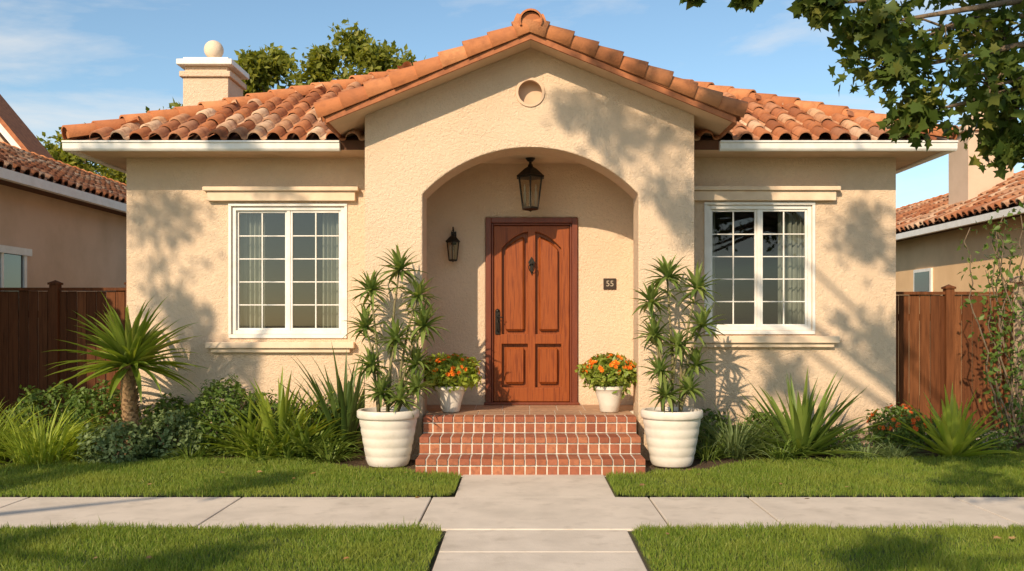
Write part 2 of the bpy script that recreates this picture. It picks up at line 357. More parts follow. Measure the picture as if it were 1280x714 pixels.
b.prism(ring,[ri],9.835,9.88,0); b.prism([(.09+.149*math.cos(2*math.pi*i/40),3.905+.149*math.sin(2*math.pi*i/40)) for i in range(40)],[],9.965,9.98,1)
b.build('round_vent',house,[M['soffit'],M['soffit']],bevel=.006)
def chev(hw,top,th,x=xc): return [(x-hw,top-ps*hw),(x,top),(x+hw,top-ps*hw),(x+hw,top-ps*hw-th),(x,top-th),(x-hw,top-ps*hw-th)]
b=MB(); b.prism(chev(2.07,4.46,.085),[],9.5,13.2,0); b.build('porch_roof_deck',house,[M['soffit']])
b=MB(); b.prism(chev(2.10,4.475,.055),[],9.455,9.499,0); b.build('rake_tile_edge',house,[M['rakeboard']])
b=MB(); b.prism(chev(2.085,4.415,.060),[],9.468,9.497,0); b.build('rake_board',house,[M['rakeboard']])
b=MB()
for sx in (-1,1):
    x0=xc+sx*2.07; z=4.46-ps*2.07
    b.box(min(x0,x0+sx*.03),max(x0,x0+sx*.03),9.5,11.2,z-.12,z-.01)
b.build('porch_eave_fascia',house,[M['rakeboard']])
ex0,ex1,ey0,ey1=-4.925,4.67,10.25,16.75; run=(ey1-ey0)/2; pitch=.472; zb=3.37; ze=3.475
rz=ze+run*pitch
b=MB()
b.add([(ex0,ey0,zb),(ex1,ey0,zb),(ex1,ey1,zb),(ex0,ey1,zb)],[(0,3,2,1)],1)
b.add([(ex0,ey0,zb),(ex1,ey0,zb),(ex1,ey1,zb),(ex0,ey1,zb),(ex0,ey0,ze),(ex1,ey0,ze),(ex1,ey1,ze),(ex0,ey1,ze),(ex0+run,ey0+run,rz),(ex1-run,ey0+run,rz)],
      [(0,1,5,4),(1,2,6,5),(2,3,7,6),(3,0,4,7),(4,5,9,8),(5,6,9),(6,7,8,9),(7,4,8)],0)
b.build('roof_deck',house,[M['deck'],M['soffit']],recalc=False)
b=MB()
def gprof(o): return [(o,3.352),(o-.055,3.352),(o-.07,3.372),(o-.075,3.43),(o-.09,3.44),(o-.09,3.458),(o,3.458)]
def gut(x0,x1,y): 
    pr=[(p[0],p[1]) for p in gprof(y)]; b.prism(pr,[],x0,x1,0,axis='x')
gut(ex0-.09,-1.99,ey0-.002); gut(2.17,ex1+.09,ey0-.002)
b.box(ex0-.088,ex0-.003,ey0,ey1,3.352,3.456); b.box(ex1+.003,ex1+.088,ey0,ey1,3.352,3.456)
b.build('gutter',house,[M['white']])
def stile(L=.42,h=.07):
    pr=[(.078*math.cos(math.pi-math.pi*i/8),h*math.sin(math.pi*i/8)) for i in range(9)]+[(.078+.08*i/4,-.014*math.sin(math.pi*i/4)) for i in range(1,5)]
    n=len(pr); v=[(x,0,z+.045) for x,z in pr]+[(x*.97,L,z+.008) for x,z in pr]+[(x*.97,0,z+.023) for x,z in pr]
    f=[(i,i+1,n+i+1,n+i) for i in range(n-1)]+[(i+1,i,2*n+i,2*n+i+1) for i in range(n-1)]
    return v,f
def capt(L,r,thick=.02,a0=-25,tp=.84):
    n=14; A=[R(a0)+(math.pi-2*R(a0))*i/n for i in range(n+1)]; n+=1
    v=[(r*math.cos(a),0,r*math.sin(a)) for a in A]+[(r*tp*math.cos(a),L,r*tp*math.sin(a)) for a in A]+[((r-thick)*math.cos(a),0,(r-thick)*math.sin(a)) for a in A]
    f=[(i,i+1,n+i+1,n+i) for i in range(n-1)]+[(i+1,i,2*n+i,2*n+i+1) for i in range(n-1)]
    v+= [((r-thick)*math.cos(a),.04,(r-thick)*math.sin(a)) for a in A]; f.append(tuple(range(3*n,4*n)))
    return v,f
def slope(O,ac,al,W,runl,k0,k1,Ms,Ts,col=.215,row=.32):
    O=np.array(O,float); ac=np.array(ac,float); al=np.array(al,float); nn=np.cross(ac,al)
    j=0
    while j*row<runl-.1:
        d=j*row; nc=int(W/col); 
        for i in range(nc+1):
            u=(i+.5)*col-.04
            dd=d+.12
            if u<k0*dd-.02 or u>W-k1*dd+.02: continue
            a=rng.normal(0,.018); c,s_=math.cos(a),math.sin(a); q=col/.236
            m=np.stack([(ac*c+al*s_)*q,(al*c-ac*s_)*.93,nn],1)
            Ms.append(m*rng.uniform(.99,1.03)); Ts.append(O+ac*u+al*(d+rng.normal(0,.010))+nn*(.002+rng.uniform(0,.008)))
        j+=1
def caps(p0,p1,nh,r,expo,Ms,Ts,off=0.):
    p0=np.array(p0,float);p1=np.array(p1,float); L=np.linalg.norm(p1-p0); al=(p1-p0)/L; nn=np.array(nh,float); nn-=al*nn.dot(al); nn/=np.linalg.norm(nn); ac=np.cross(al,nn)
    k=int(L/expo)+1
    for i in range(k):
        ti=.05 ; al2=al*math.cos(ti)-nn*math.sin(ti)*1.0; nn2=nn*math.cos(ti)+al*math.sin(ti)
        Ms.append(np.stack([ac,al2,nn2],1)*rng.uniform(.97,1.03)); Ts.append(p0+al*i*expo+nn*(off+rng.normal(0,.004)))
th=math.atan(pitch); c,s_=math.cos(th),math.sin(th)
Ms=[];Ts=[]; e=.07
slope((ex0,ey0-e*c,ze-e*s_),(1,0,0),(0,c,s_),ex1-ex0,run/c+.05,c,c,Ms,Ts)
slope((ex0-e*c,ey1,ze-e*s_),(0,-1,0),(c,0,s_),ey1-ey0,run/c,c,c,Ms,Ts)
slope((ex1+e*c,ey0,ze-e*s_),(0,1,0),(-c,0,s_),ey1-ey0,run/c,c,c,Ms,Ts)
slope((ex1,ey1+e*c,ze-e*s_),(-1,0,0),(0,-c,s_),ex1-ex0,run/c+.05,c,c,Ms,Ts)
ph=math.atan(ps); pc,psn=math.cos(ph),math.sin(ph)
zl=4.46-ps*2.133
slope((xc-2.133,13.2,zl),(0,-1,0),(pc,0,psn),3.62,2.1/pc,0,0,Ms,Ts)
slope((xc+2.133,9.58,zl),(0,1,0),(-pc,0,psn),3.62,2.1/pc,0,0,Ms,Ts)
tv,tf=stile(); inst('roof_tiles',tv,tf,np.array(Ms),np.array(Ts),M['tile'],house,smooth=True)
Ms=[];Ts=[]
for (a,bb) in (((ex0-.05,ey0-.05,ze),(ex0+run,ey0+run,rz)),((ex1+.05,ey0-.05,ze),(ex1-run,ey0+run,rz)),((ex0-.05,ey1+.05,ze),(ex0+run,ey0+run,rz)),((ex1+.05,ey1+.05,ze),(ex1-run,ey0+run,rz)),((ex0+run,ey0+run,rz),(ex1-run,ey0+run,rz))):
    caps(a,bb,(0,0,1),.105,.33,Ms,Ts,.05)
tv,tf=capt(.40,.105); inst('hip_tiles',tv,tf,np.array(Ms),np.array(Ts),M['rake'],house,smooth=True)
Ms=[];Ts=[]
caps((xc-2.16,9.53,4.46-ps*2.16),(xc-.06,9.53,4.46-ps*.06),(0,0,1),.122,.272,Ms,Ts,.035)
caps((xc+2.16,9.53,4.46-ps*2.16),(xc+.06,9.53,4.46-ps*.06),(0,0,1),.122,.272,Ms,Ts,.035)
tv,tf=capt(.34,.122,a0=-35,tp=.76,thick=.024); inst('rake_tiles',tv,tf,np.array(Ms),np.array(Ts),M['rake'],house,smooth=True)
Ms=[];Ts=[]
caps((xc,9.40,4.52),(xc,12.9,4.52),(0,0,1),.125,.33,Ms,Ts,.0)
tv,tf=capt(.42,.125); inst('ridge_tiles',tv,tf,np.array(Ms),np.array(Ts),M['rake'],house,smooth=True)
b=MB(); cx0,cx1,cy0,cy1=-4.69,-4.06,12.9,13.6
b.box(cx0,cx1,cy0,cy1,3.2,4.86); b.box(cx0-.04,cx1+.04,cy0-.04,cy1+.04,4.86,4.94); b.box(cx0+.02,cx1-.02,cy0+.02,cy1-.02,4.94,5.02)
b.box(cx0-.07,cx1+.07,cy0-.07,cy1+.07,5.02,5.10,1); b.box(cx0,cx1,cy0,cy1,5.10,5.14,1)
b.build('chimney',house,[M['stucco'],M['white']],bevel=.012)
b=MB(); mx,my=(cx0+cx1)/2,(cy0+cy1)/2
pr=[(.001,5.13),(.13,5.13),(.12,5.16),(.07,5.19),(.07,5.21)]+[(.135*math.sin(a),5.335-.135*math.cos(a)) for a in np.linspace(.55,math.pi-.001,12)]
b.lathe(pr,mx,my,24); b.build('chimney_finial',house,[M['trimcream']],smooth=True,angle=40)

b=MB()
def lintel(x0,x1,z0,z1): 
    b.box(x0+.04,x1-.04,10.68,10.749,z0,z1-.05); b.box(x0,x1,10.645,10.749,z1-.048,z1)
def sill(x0,x1,z0,z1):
    b.box(x0,x1,10.655,10.749,z0+.03,z1); b.box(x0+.05,x1-.05,10.69,10.749,z0-.02,z0+.028)
lintel(-3.65,-1.87,2.865,3.025); sill(-3.62,-1.92,1.145,1.245)
lintel(1.87,3.65,2.87,3.03); sill(1.87,3.64,1.205,1.315)
b.build('window_trim',house,[M['trimcream']],bevel=.008)
def window(x0,x1,z0,z1,tag,cur):
    w=empty(tag); w.parent=house
    b=MB(); fy0,fy1=10.765,10.86; fw=.045
    b.box(x0,x0+fw,fy0,fy1,z0,z1); b.box(x1-fw,x1,fy0,fy1,z0,z1); b.box(x0+fw,x1-fw,fy0,fy1,z0,z0+fw); b.box(x0+fw,x1-fw,fy0,fy1,z1-fw,z1)
    b.box(x0-.03,x1+.03,10.725,10.764,z0-.045,z0-.002)
    b.box(x0-.035,x0-.002,10.735,10.764,z0,z1+.0); b.box(x1+.002,x1+.035,10.735,10.764,z0,z1); b.box(x0-.035,x1+.035,10.733,10.764,z1+.002,z1+.035)
    xm=(x0+x1)/2; b.box(xm-.02,xm+.02,fy0+.01,fy1-.02,z0+fw,z1-fw)
    for (a,c) in ((x0+fw,xm-.02),(xm+.02,x1-fw)):
        off=.018 if a>xm-.1 else .034; y0=fy0+off; y1=y0+.03; s=.026; za,zc=z0+fw,z1-fw
        b.box(a,a+s,y0,y1,za,zc); b.box(c-s,c,y0,y1,za,zc); b.box(a+s,c-s,y0,y1,za,za+s); b.box(a+s,c-s,y0,y1,zc-s,zc)
        mx=(a+c)/2; b.box(mx-.008,mx+.008,y0+.006,y1-.006,za+s,zc-s)
        for i in range(1,5):
            zz=za+s+(zc-za-2*s)*i/5
            b.box(a+s,mx-.0082,y0+.007,y1-.007,zz-.007,zz+.007); b.box(mx+.0082,c-s,y0+.007,y1-.007,zz-.007,zz+.007)
    b.build('sash_frame',w,[M['white']],bevel=.004)
    b=MB(); 
    for (a,c,y) in ((x0+fw,xm,fy0+.050),(xm,x1-fw,fy0+.034)):
        b.add([(a,y,z0+fw),(c,y,z0+fw),(c,y+.002,z1-fw),(a,y+.002,z1-fw)],[(0,1,2,3)])
    b.build('glass',w,[M['glass']],recalc=False)
    b=MB()
    for (a,c) in cur:
        n=60; vs=[];fs=[]
        for i in range(n+1):
            t=i/n; x=a+(c-a)*t; yy=.028*math.sin(t*32+a)+.012*math.sin(t*75)
            vs+=[(x,10.98+yy,z0-.1),(x,10.98+yy,z1+.05)]
        for i in range(n): fs.append((2*i,2*i+2,2*i+3,2*i+1))
        b.add(vs,fs)
    b.build('curtain',w,[M['curtain']],smooth=True,recalc=False)
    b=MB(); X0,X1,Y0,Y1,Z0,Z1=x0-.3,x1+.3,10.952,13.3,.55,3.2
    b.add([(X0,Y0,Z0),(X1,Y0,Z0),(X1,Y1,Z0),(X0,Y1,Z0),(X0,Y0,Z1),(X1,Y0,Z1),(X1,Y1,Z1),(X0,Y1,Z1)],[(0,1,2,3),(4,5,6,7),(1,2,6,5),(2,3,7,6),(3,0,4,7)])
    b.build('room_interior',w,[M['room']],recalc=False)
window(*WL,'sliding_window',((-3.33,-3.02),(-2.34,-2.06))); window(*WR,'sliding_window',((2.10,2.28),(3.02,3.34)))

# door
door=empty('front_door'); door.parent=house
b=MB(); x0,x1,z0,z1=-.423,.659,.515,2.707
b.box(x0,x0+.065,10.965,11.12,z0,z1); b.box(x1-.065,x1,10.965,11.12,z0,z1); b.box(x0+.065,x1-.065,10.965,11.12,z1-.065,z1)
b.box(x0+.066,x0+.09,11.0,11.12,z0,z1-.066); b.box(x1-.09,x1-.066,11.0,11.12,z0,z1-.066); b.box(x0+.091,x1-.091,11.0,11.12,z1-.09,z1-.066)
b.build('frame',door,[M['doorframe']],bevel=.006)
b=MB(); b.box(x0-.02,x1+.02,10.93,11.12,.502,.53); b.build('threshold',door,[M['doorframe']],bevel=.006)
dc=.118
def upanel(sg,i):
    xa,xb=.045+i,.352-i; zt=lambda x: 2.545-.20*((x-.0)/.352)**2.0 - i
    pts=[(xa,1.33+i),(xb,1.33+i)]+[(xb+(xa-xb)*j/10, zt(xb+(xa-xb)*j/10)) for j in range(11)]
    return [(dc+sg*p[0],p[1]) for p in pts]
def lpanel(sg,i): return [(dc+sg*p[0],p[1]) for p in [(.045+i,.70+i),(.352-i,.70+i),(.352-i,1.215-i),(.045+i,1.215-i)]]
b=MB(); sx0,sx1=x0+.093,x1-.093
b.prism(rect(sx0,sx1,.533,z1-.093),[upanel(1,0),upanel(-1,0),lpanel(1,0),lpanel(-1,0)],11.03,11.095)
b.box(sx0,sx1,11.096,11.115,.533,z1-.093)
b.build('slab',door,[M['door']],bevel=.007,bseg=2)
b=MB()
for sg in (1,-1):
    for P in (upanel,lpanel): b.prism(P(sg,.040),[],11.042,11.0955)
b.build('raised_panels',door,[M['door']],bevel=.022,bseg=1)
b=MB(); hx=-.285
b.box(hx-.028,hx+.028,11.012,11.029,1.33,1.60); b.lathe([(.001,1.6),(.028,1.6),(.024,1.62),(.001,1.635)],hx,11.02,12)
b.tube([(hx,11.02,1.37),(hx,10.965,1.38),(hx,10.955,1.44),(hx,10.965,1.50),(hx,11.02,1.51)],.009)
b.tube([(hx,11.02,1.56),(hx,10.99,1.56)],.017,12); b.tube([(hx,11.0,1.535),(hx,10.96,1.535),(hx+.07,10.955,1.53)],.007)
b.build('handle',door,[M['black']],bevel=.002,smooth=True,angle=40)
b=MB(); kx,kz=dc,2.13
b.prism([(kx-.012,kz+.10),(kx,kz+.12),(kx+.012,kz+.10),(kx+.04,kz+.05),(kx+.02,kz),(kx+.012,kz-.07),(kx,kz-.10),(kx-.012,kz-.07),(kx-.02,kz),(kx-.04,kz+.05)],[],11.010,11.029)
b.tube([(kx+.035*math.cos(a),10.995,kz-.01+.05*math.sin(a)) for a in np.linspace(0,2*math.pi,16)],.006,6)
b.tube([(kx,11.02,kz+.04),(kx,10.985,kz+.04)],.014,10)
b.build('knocker',door,[M['black']],bevel=.003)

ns=empty('house_number_sign')
b=MB(); b.box(.965,1.115,10.98,10.998,1.86,1.99); b.build('plate',ns,[M['plate']],bevel=.004)
cu=bpy.data.curves.new('digits','FONT'); cu.body='55'; cu.size=.095; cu.extrude=.003; cu.align_x='CENTER'; cu.align_y='CENTER'
t=bpy.data.objects.new('digits',cu); scene.collection.objects.link(t); t.location=(1.04,10.976,1.925); t.rotation_euler=(R(90),0,0); t.parent=ns
cu.materials.append(M['digit'])

def lantern(name,cx,cy,zt,h,w,wall=None):
    e=empty(name); b=MB(); r=w/2; zb=zt-h
    q=math.pi/6
    b.lathe([(.001,zt),(r*.18,zt),(r*.22,zt-h*.05),(r*.5,zt-h*.10),(r*1.05,zt-h*.24),(r*1.12,zt-h*.25),(r*1.12,zt-h*.28),(r*.95,zt-h*.29),(r*.001,zt-h*.29)],cx,cy,6,0,q)
    b.lathe([(.001,zb+h*.1),(r*.66,zb+h*.1),(r*.66,zb+h*.06),(r*.45,zb+h*.04),(r*.15,zb+.015),(.001,zb)],cx,cy,6,0,q)
    for j in range(6):
        a=2*math.pi*j/6+q
        b.tube([(cx+r*.92*math.cos(a),cy+r*.92*math.sin(a),zt-h*.28),(cx+r*.62*math.cos(a),cy+r*.62*math.sin(a),zb+h*.09)],w*.028,6)
    b.tube([(cx,cy,zt-h*.02),(cx,cy,zt+h*.06)],w*.05,8)
    b.tube([(cx+w*.07*math.cos(a),cy,zt+h*.10+w*.07*math.sin(a)) for a in np.linspace(0,2*math.pi,14)],w*.02,6)
    if wall: b.tube([(cx,cy,zt+h*.12),(cx,cy+.02,zt+h*.25),(cx,wall-.05,zt+h*.22),(cx,wall-.005,zt-h*.1)],w*.045,8); b.box(cx-w*.18,cx+w*.18,wall-.02,wall-.001,zt-h*.35,zt+h*.12)
    else: b.tube([(cx,cy,zt+h*.10),(cx,cy,3.344)],w*.022,6); b.lathe([(.001,3.30),(.03,3.305),(.055,3.335),(.055,3.344)],cx,cy,16)
    b.build('metal_frame',e,[M['black']])
    b=MB(); b.lathe([(r*.60,zb+h*.1),(r*.89,zt-h*.285)],cx,cy,6,0,q); b.build('glass_panes',e,[M['lglass']],recalc=False)
    b=MB()
    for dx in (-.2,0,.2): b.lathe([(.001,zb+h*.1),(w*.05,zb+h*.1),(w*.05,zb+h*.42),(w*.03,zb+h*.46),(w*.04,zb+h*.52),(.001,zb+h*.60)],cx+dx*w,cy+abs(dx)*.1,10)
    b.build('candles',e,[M['candle']],smooth=True)
lantern('hanging_lantern',.10,10.62,3.27,.54,.32)
lantern('wall_lantern',-.80,10.86,2.50,.33,.17,wall=11.0)

st=empty('brick_steps'); b=MB(); m=MB(); f=MB()
sxl,sxr=-1.02,1.19
lv=[(8.9,.0,.167),(9.25,.167,.333),(9.6,.333,.5)]
for i,(y,za,zb_) in enumerate(lv):
    yb=9.849
    m.box(sxl+.006,sxr-.006,y+.018,yb,za-.02 if i==0 else za-.001,zb_-.005)
    n=21; w=(sxr-sxl)/n
    for j in range(n):
        xa=sxl+j*w+.0065; xb=sxl+(j+1)*w-.0065
        b.box(xa,xb,y,y+.22,zb_-.056,zb_+rng.uniform(-.001,.003))
        if i<2: b.box(xa,xb,y+.235,y+.362,zb_-.05,zb_-.003)
        b.box(xa,xb,y+.012+rng.uniform(-.003,.003),y+.1,max(za,.004)+.006,zb_-.070)
b.build('bricks',st,[M['brick']],bevel=.005); m.build('mortar',st,[M['mortar']])
for (fx0,fx1,fy0,fy1) in ((sxl,sxr,9.83,10.30),(-1.148,1.328,10.305,10.998)):
    ny=2 if fy1<10.4 else 3; nx=8; wx=(fx1-fx0)/nx; wy=(fy1-fy0)/ny
    for i in range(nx):
        for j in range(ny): f.box(fx0+i*wx+.004,fx0+(i+1)*wx-.004,fy0+j*wy+.004,fy0+(j+1)*wy-.004,.46,.5)
f.build('porch_tiles',st,[M['porchfloor']],bevel=.003)
m=MB(); m.box(-1.0,1.18,9.851,10.3,.05,.494); m.box(-1.148,1.328,10.302,10.998,.05,.4945); m.build('porch_slab',st,[M['mortar']])

# ------------------------------------------------------------------ fences
def fence(name,x0,x1,y,h,posts,mat,bw=.125):
    e=empty(name); b=MB(); x=x0
    while x<x1-.02:
        w=min(bw,x1-x)
        b.box(x+.004,x+w-.004,y+rng.uniform(-.004,.004),y+.022,.04,h-.06+rng.uniform(-.006,.006)); x+=bw
    b.box(x0,x1,y-.03,y+.05,h-.055,h-.015); b.box(x0,x1,y+.024,y+.06,.3,.39); b.box(x0,x1,y+.024,y+.06,h-.4,h-.31)
    for p in posts:
        b.box(p-.055,p+.055,y-.06,y+.05,0,h+.02); b.box(p-.07,p+.07,y-.075,y+.065,h+.021,h+.05); 
        b.add([(p-.06,y-.065,h+.051),(p+.06,y-.065,h+.051),(p+.06,y+.055,h+.051),(p-.06,y+.055,h+.051),(p,y-.005,h+.085)],[(0,1,4),(1,2,4),(2,3,4),(3,0,4)])
    b.build('boards_and_posts',e,[mat],bevel=.004)
fence('wooden_fence',-6.98,-4.56,12.0,1.93,[-6.0,-5.02],M['fence'])
fence('wooden_fence',4.32,6.46,12.4,1.89,[5.68,6.46],M['fence2'],.14)
b=MB(); b.box(6.02,6.42,11.0,11.4,0,1.95); b.box(5.98,6.46,10.96,11.44,1.951,2.03); b.build('garden_pillar',None,[M['stucco']],bevel=.01)

# ------------------------------------------------------------------ neighbours
nh=empty('neighbor_house'); b=MB()
b.box(-13,-7.0,9,22,0,3.5); b.prism([(-13.0,3.0),(-9.5,3.0),(-9.5,4.35),(-11.2,6.4),(-13.0,4.35)],[],18.0,18.6,0)
b.build('walls',nh,[M['nstucco']])
b=MB(); sl=(4.5-3.42)/(9.2-6.67)
b.prism([(-6.67,3.42),(-9.2,4.5),(-11.7,3.42),(-11.7,3.32),(-6.67,3.32)],[],8.6,22.4,0); b.build('roof_deck',nh,[M['deck']])
b=MB(); b.box(-6.67,-6.58,8.6,22.4,3.30,3.43); b.prism([(-9.25,4.45),(-11.2,6.78),(-13.15,4.45),(-13.15,4.25),(-11.2,6.55),(-9.25,4.25)],[],17.8,17.98,0)
b.build('white_trim',nh,[M['white']])
b=MB(); b.prism([(-9.17,4.48),(-11.2,6.92),(-13.2,4.5),(-13.15,4.455),(-11.2,6.785),(-9.25,4.455)],[],17.7,18.7,0); b.build('gable_roof',nh,[M['rakeboard']])
Ms=[];Ts=[]; t2=math.atan(sl); slope((-6.62,22.4,3.41),(0,-1,0),(-math.cos(t2),0,math.sin(t2)),13.8,2.6/math.cos(t2),0,0,Ms,Ts)
for i in range(len(Ms)): 
    mm=Ms[i].copy(); 
    if mm[2,2]<0: mm[:,2]*=-1; mm[:,0]*=-1
    Ms[i]=mm; Ts[i]=Ts[i]+np.array([0,0,.02])
tv,tf=stile(); inst('roof_tiles',tv,tf,np.array(Ms),np.array(Ts),M['tile'],nh,smooth=True)
Ms=[];Ts=[]; caps((-9.2,8.6,4.5),(-9.2,22.4,4.5),(0,0,1),.11,.33,Ms,Ts,.05); tv,tf=capt(.4,.11); inst('ridge_tiles',tv,tf,np.array(Ms),np.array(Ts),M['rake'],nh,smooth=True)
b=MB(); b.box(-6.998,-6.95,11.9,13.1,1.2,1.26); b.box(-6.998,-6.93,11.8,13.2,2.40,2.50); b.box(-6.998,-6.95,11.9,11.97,1.261,2.399); b.box(-6.998,-6.95,13.03,13.1,1.261,2.399); b.box(-6.998,-6.96,12.47,12.53,1.261,2.399)
b.box(-6.998,-6.965,11.971,13.029,1.80,1.83)
b.build('window_frame',nh,[M['white']]); b=MB(); b.box(-6.998,-6.975,11.97,13.03,1.26,2.4); b.build('window_pane',nh,[M['darkglass']])

nh=empty('neighbor_house'); b=MB()
b.box(7.9,13,12,24,0,3.25); b.build('walls',nh,[M['nstucco2']])
b=MB(); b.prism([(7.55,3.22),(9.1,4.05),(13.5,3.22),(13.5,3.14),(7.55,3.14)],[],11.6,24.4,0); b.build('roof_deck',nh,[M['deck']])
b=MB(); b.box(7.47,7.548,11.6,24.4,3.10,3.21); b.build('fascia',nh,[M['white']])
Ms=[];Ts=[]; t2=math.atan(.83/1.55); slope((7.5,11.6,3.22),(0,1,0),(math.cos(t2),0,math.sin(t2)),12.8,1.72/math.cos(t2),0,0,Ms,Ts)
for i in range(len(Ms)):
    mm=Ms[i].copy()
    if mm[2,2]<0: mm[:,2]*=-1; mm[:,0]*=-1
    Ms[i]=mm; Ts[i]=Ts[i]+np.array([0,0,.02])
tv,tf=stile(); inst('roof_tiles',tv,tf,np.array(Ms),np.array(Ts),M['tile'],nh,smooth=True)
Ms=[];Ts=[]; caps((9.1,11.6,4.05),(9.1,24.4,4.05),(0,0,1),.11,.33,Ms,Ts,.05); tv,tf=capt(.4,.11); inst('ridge_tiles',tv,tf,np.array(Ms),np.array(Ts),M['rake'],nh,smooth=True)
b=MB(); b.box(8.15,8.98,17,17.8,3.3,4.95); b.box(8.08,9.05,16.93,17.87,4.951,5.06); b.box(8.2,8.93,17.05,17.75,5.061,5.13); b.lathe([(.18,5.12),(.15,5.5),(.19,5.55),(.19,5.6),(.001,5.75)],8.56,17.4,16)
b.build('chimney',nh,[M['nstucco']],bevel=.012)
b=MB(); b.box(7.86,7.898,17.9,18.7,2.0,2.5); b.build('window_frame',nh,[M['white']]); b=MB(); b.box(7.85,7.859,17.97,18.63,2.06,2.44); b.build('window_pane',nh,[M['darkglass']])

# ------------------------------------------------------------------ trees
def tree(name,base,fork,clumps,leaf,mat,tr=.2,n_per=260,tmpl=LEAF,sub=9,subr=.42,upb=.5,twigs=True):
    e=empty(name); b=MB(); base=Vector(base); fork=Vector(fork)
    mid=(base+fork)/2+Vector((random.uniform(-.15,.15),random.uniform(-.15,.15),0))
    b.tube([base-Vector((0,0,.1)),base+Vector((0,0,.25)),mid,fork],[tr*1.5,tr*1.1,tr*.9,tr*.75],12)
    P=[]
    for (c,r) in clumps:
        c=Vector(c); d=c-fork; m1=fork+d*.4+Vector((random.uniform(-.3,.3),random.uniform(-.3,.3),.15*d.length))*.6
        m2=fork+d*.75+Vector((random.uniform(-.2,.2),random.uniform(-.2,.2),.06*d.length))*.5
        b.tube([fork-Vector((0,0,.15)),m1,m2,c],[tr*.5,tr*.3,tr*.16,tr*.06],8)
        for i in range(sub):
            v=Vector(rng.normal(size=3)).normalized()*r*random.uniform(.35,1)
            v.z*=.75; sc=c+v
            if twigs: b.tube([c-v*.1,c+v*.5+Vector((0,0,.04)),sc],[tr*.05+.003,.006,.003],5)
            q=rng.normal(size=(n_per//sub,3)); q*= (r*subr*.55); P.append(np.array(sc)+q)
    b.build('trunk_and_limbs',e,[M['bark']],smooth=True)
    P=np.concatenate(P); inst('foliage',tmpl[0],tmpl[1],leafM(len(P),leaf,upb),P,mat,e)
S=np.array([-.366,-.785,.5])
def tgt(x,y,z,t=12.): p=np.array([x,y,z])+S*t; return tuple(p)
tree('shade_tree',(-9.3,-2.2,0),(-9.0,-1.6,4.6),
     [(tgt(-4.25,10.75,2.7),.58),(tgt(-3.95,10.75,1.7),.42),(tgt(-2.9,10.75,3.1,13),.28),(tgt(-3.4,10.75,1.0,11.5),.34),
      (tgt(-4.8,8.8,0),.45),(tgt(-2.3,8.4,0),.3),(tgt(-3.6,6.0,0,13),.42),(tgt(-2.0,5.6,0,13),.42),(tgt(-6.6,7.2,0,12),.6),(tgt(-7.3,11,1.5,13),.8),(tgt(-7.0,13,2.6,12),.8)],
     .13,M['lf_dark'],tr=.2,n_per=290,sub=9)
tree('shade_tree',(2.6,-3.2,0),(2.2,-2.6,4.8),
     [(tgt(1.25,9.85,3.45),.5),(tgt(.75,9.85,3.75,12.5),.33),(tgt(1.62,9.85,2.7),.33),(tgt(3.9,10.75,2.5),.5),(tgt(4.05,10.75,1.2),.42),(tgt(2.5,10.75,2.9,13),.3),(tgt(3.0,10.75,.9,13),.3),
      (tgt(4.2,8.4,0),.45),(tgt(2.3,5.7,0,13),.4),(tgt(3.9,6.2,0,12),.4),(tgt(6.4,9.0,0),.6)],
     .13,M['lf_dark'],tr=.2,n_per=280,sub=9)
tree('overhanging_tree',(5.9,4.6,0),(5.4,4.9,3.1),
     [((2.50,5.5,3.22),.34),((2.20,5.55,2.98),.25),((2.72,5.4,2.85),.28),((2.38,5.5,2.72),.18),((2.9,5.6,3.2),.38),((2.05,5.5,3.24),.22),
      ((1.75,5.5,3.36),.11),((1.36,5.5,3.44),.06),((1.02,5.5,3.46),.05),((2.84,5.5,2.52),.12),((2.95,5.5,2.7),.2),((3.3,5.5,3.3),.5),((3.1,5.5,3.8),.5),((2.4,5.6,3.7),.4),((4.3,5.2,3.9),.7),((4.6,5.0,3.2),.5),((5.4,5,4.3),.9)],
     .082,M['lf_over'],tr=.13,n_per=215,sub=10,tmpl=LOBED,subr=.5,upb=.3)
tree('background_tree',(-4.9,20.5,0),(-4.9,20.5,3.5),
     [((-5.6,20,5.9),.75),((-5.9,20,6.5),.45),((-4.6,20.3,6.5),.7),((-3.5,20,6.5),.8),((-4.2,20,5.7),1.),((-6.2,20.5,5.4),.6),((-3.0,20.4,6.1),.6),((-3.7,20.2,7.35),.45),((-5.0,20,5.2),.9),((-4.4,20,7.0),.35),((-5.3,20.1,7.0),.35),((-2.6,20,6.7),.45),((-5.7,19.8,6.9),.3),((-3.1,20,7.1),.35)],
     .15,M['lf_tree'],tr=.2,n_per=900,sub=14,subr=.5)
tree('background_tree',(-10.2,22.8,0),(-10.2,22.8,2.5),
     [((-10.6,23,5.1),.8),((-9.7,22.8,4.8),.8),((-9.0,23,5.4),.6),((-8.6,23,4.6),.8),((-11.3,23,5.6),.5),((-8.3,22.8,6.3),.5),((-9.0,23,6.2),.4),((-10.2,23,4.2),.8),((-11.2,23,4.8),.7),((-10.9,23,5.9),.4)],
     .16,M['lf_tree'],tr=.2,n_per=850,sub=14,subr=.5)

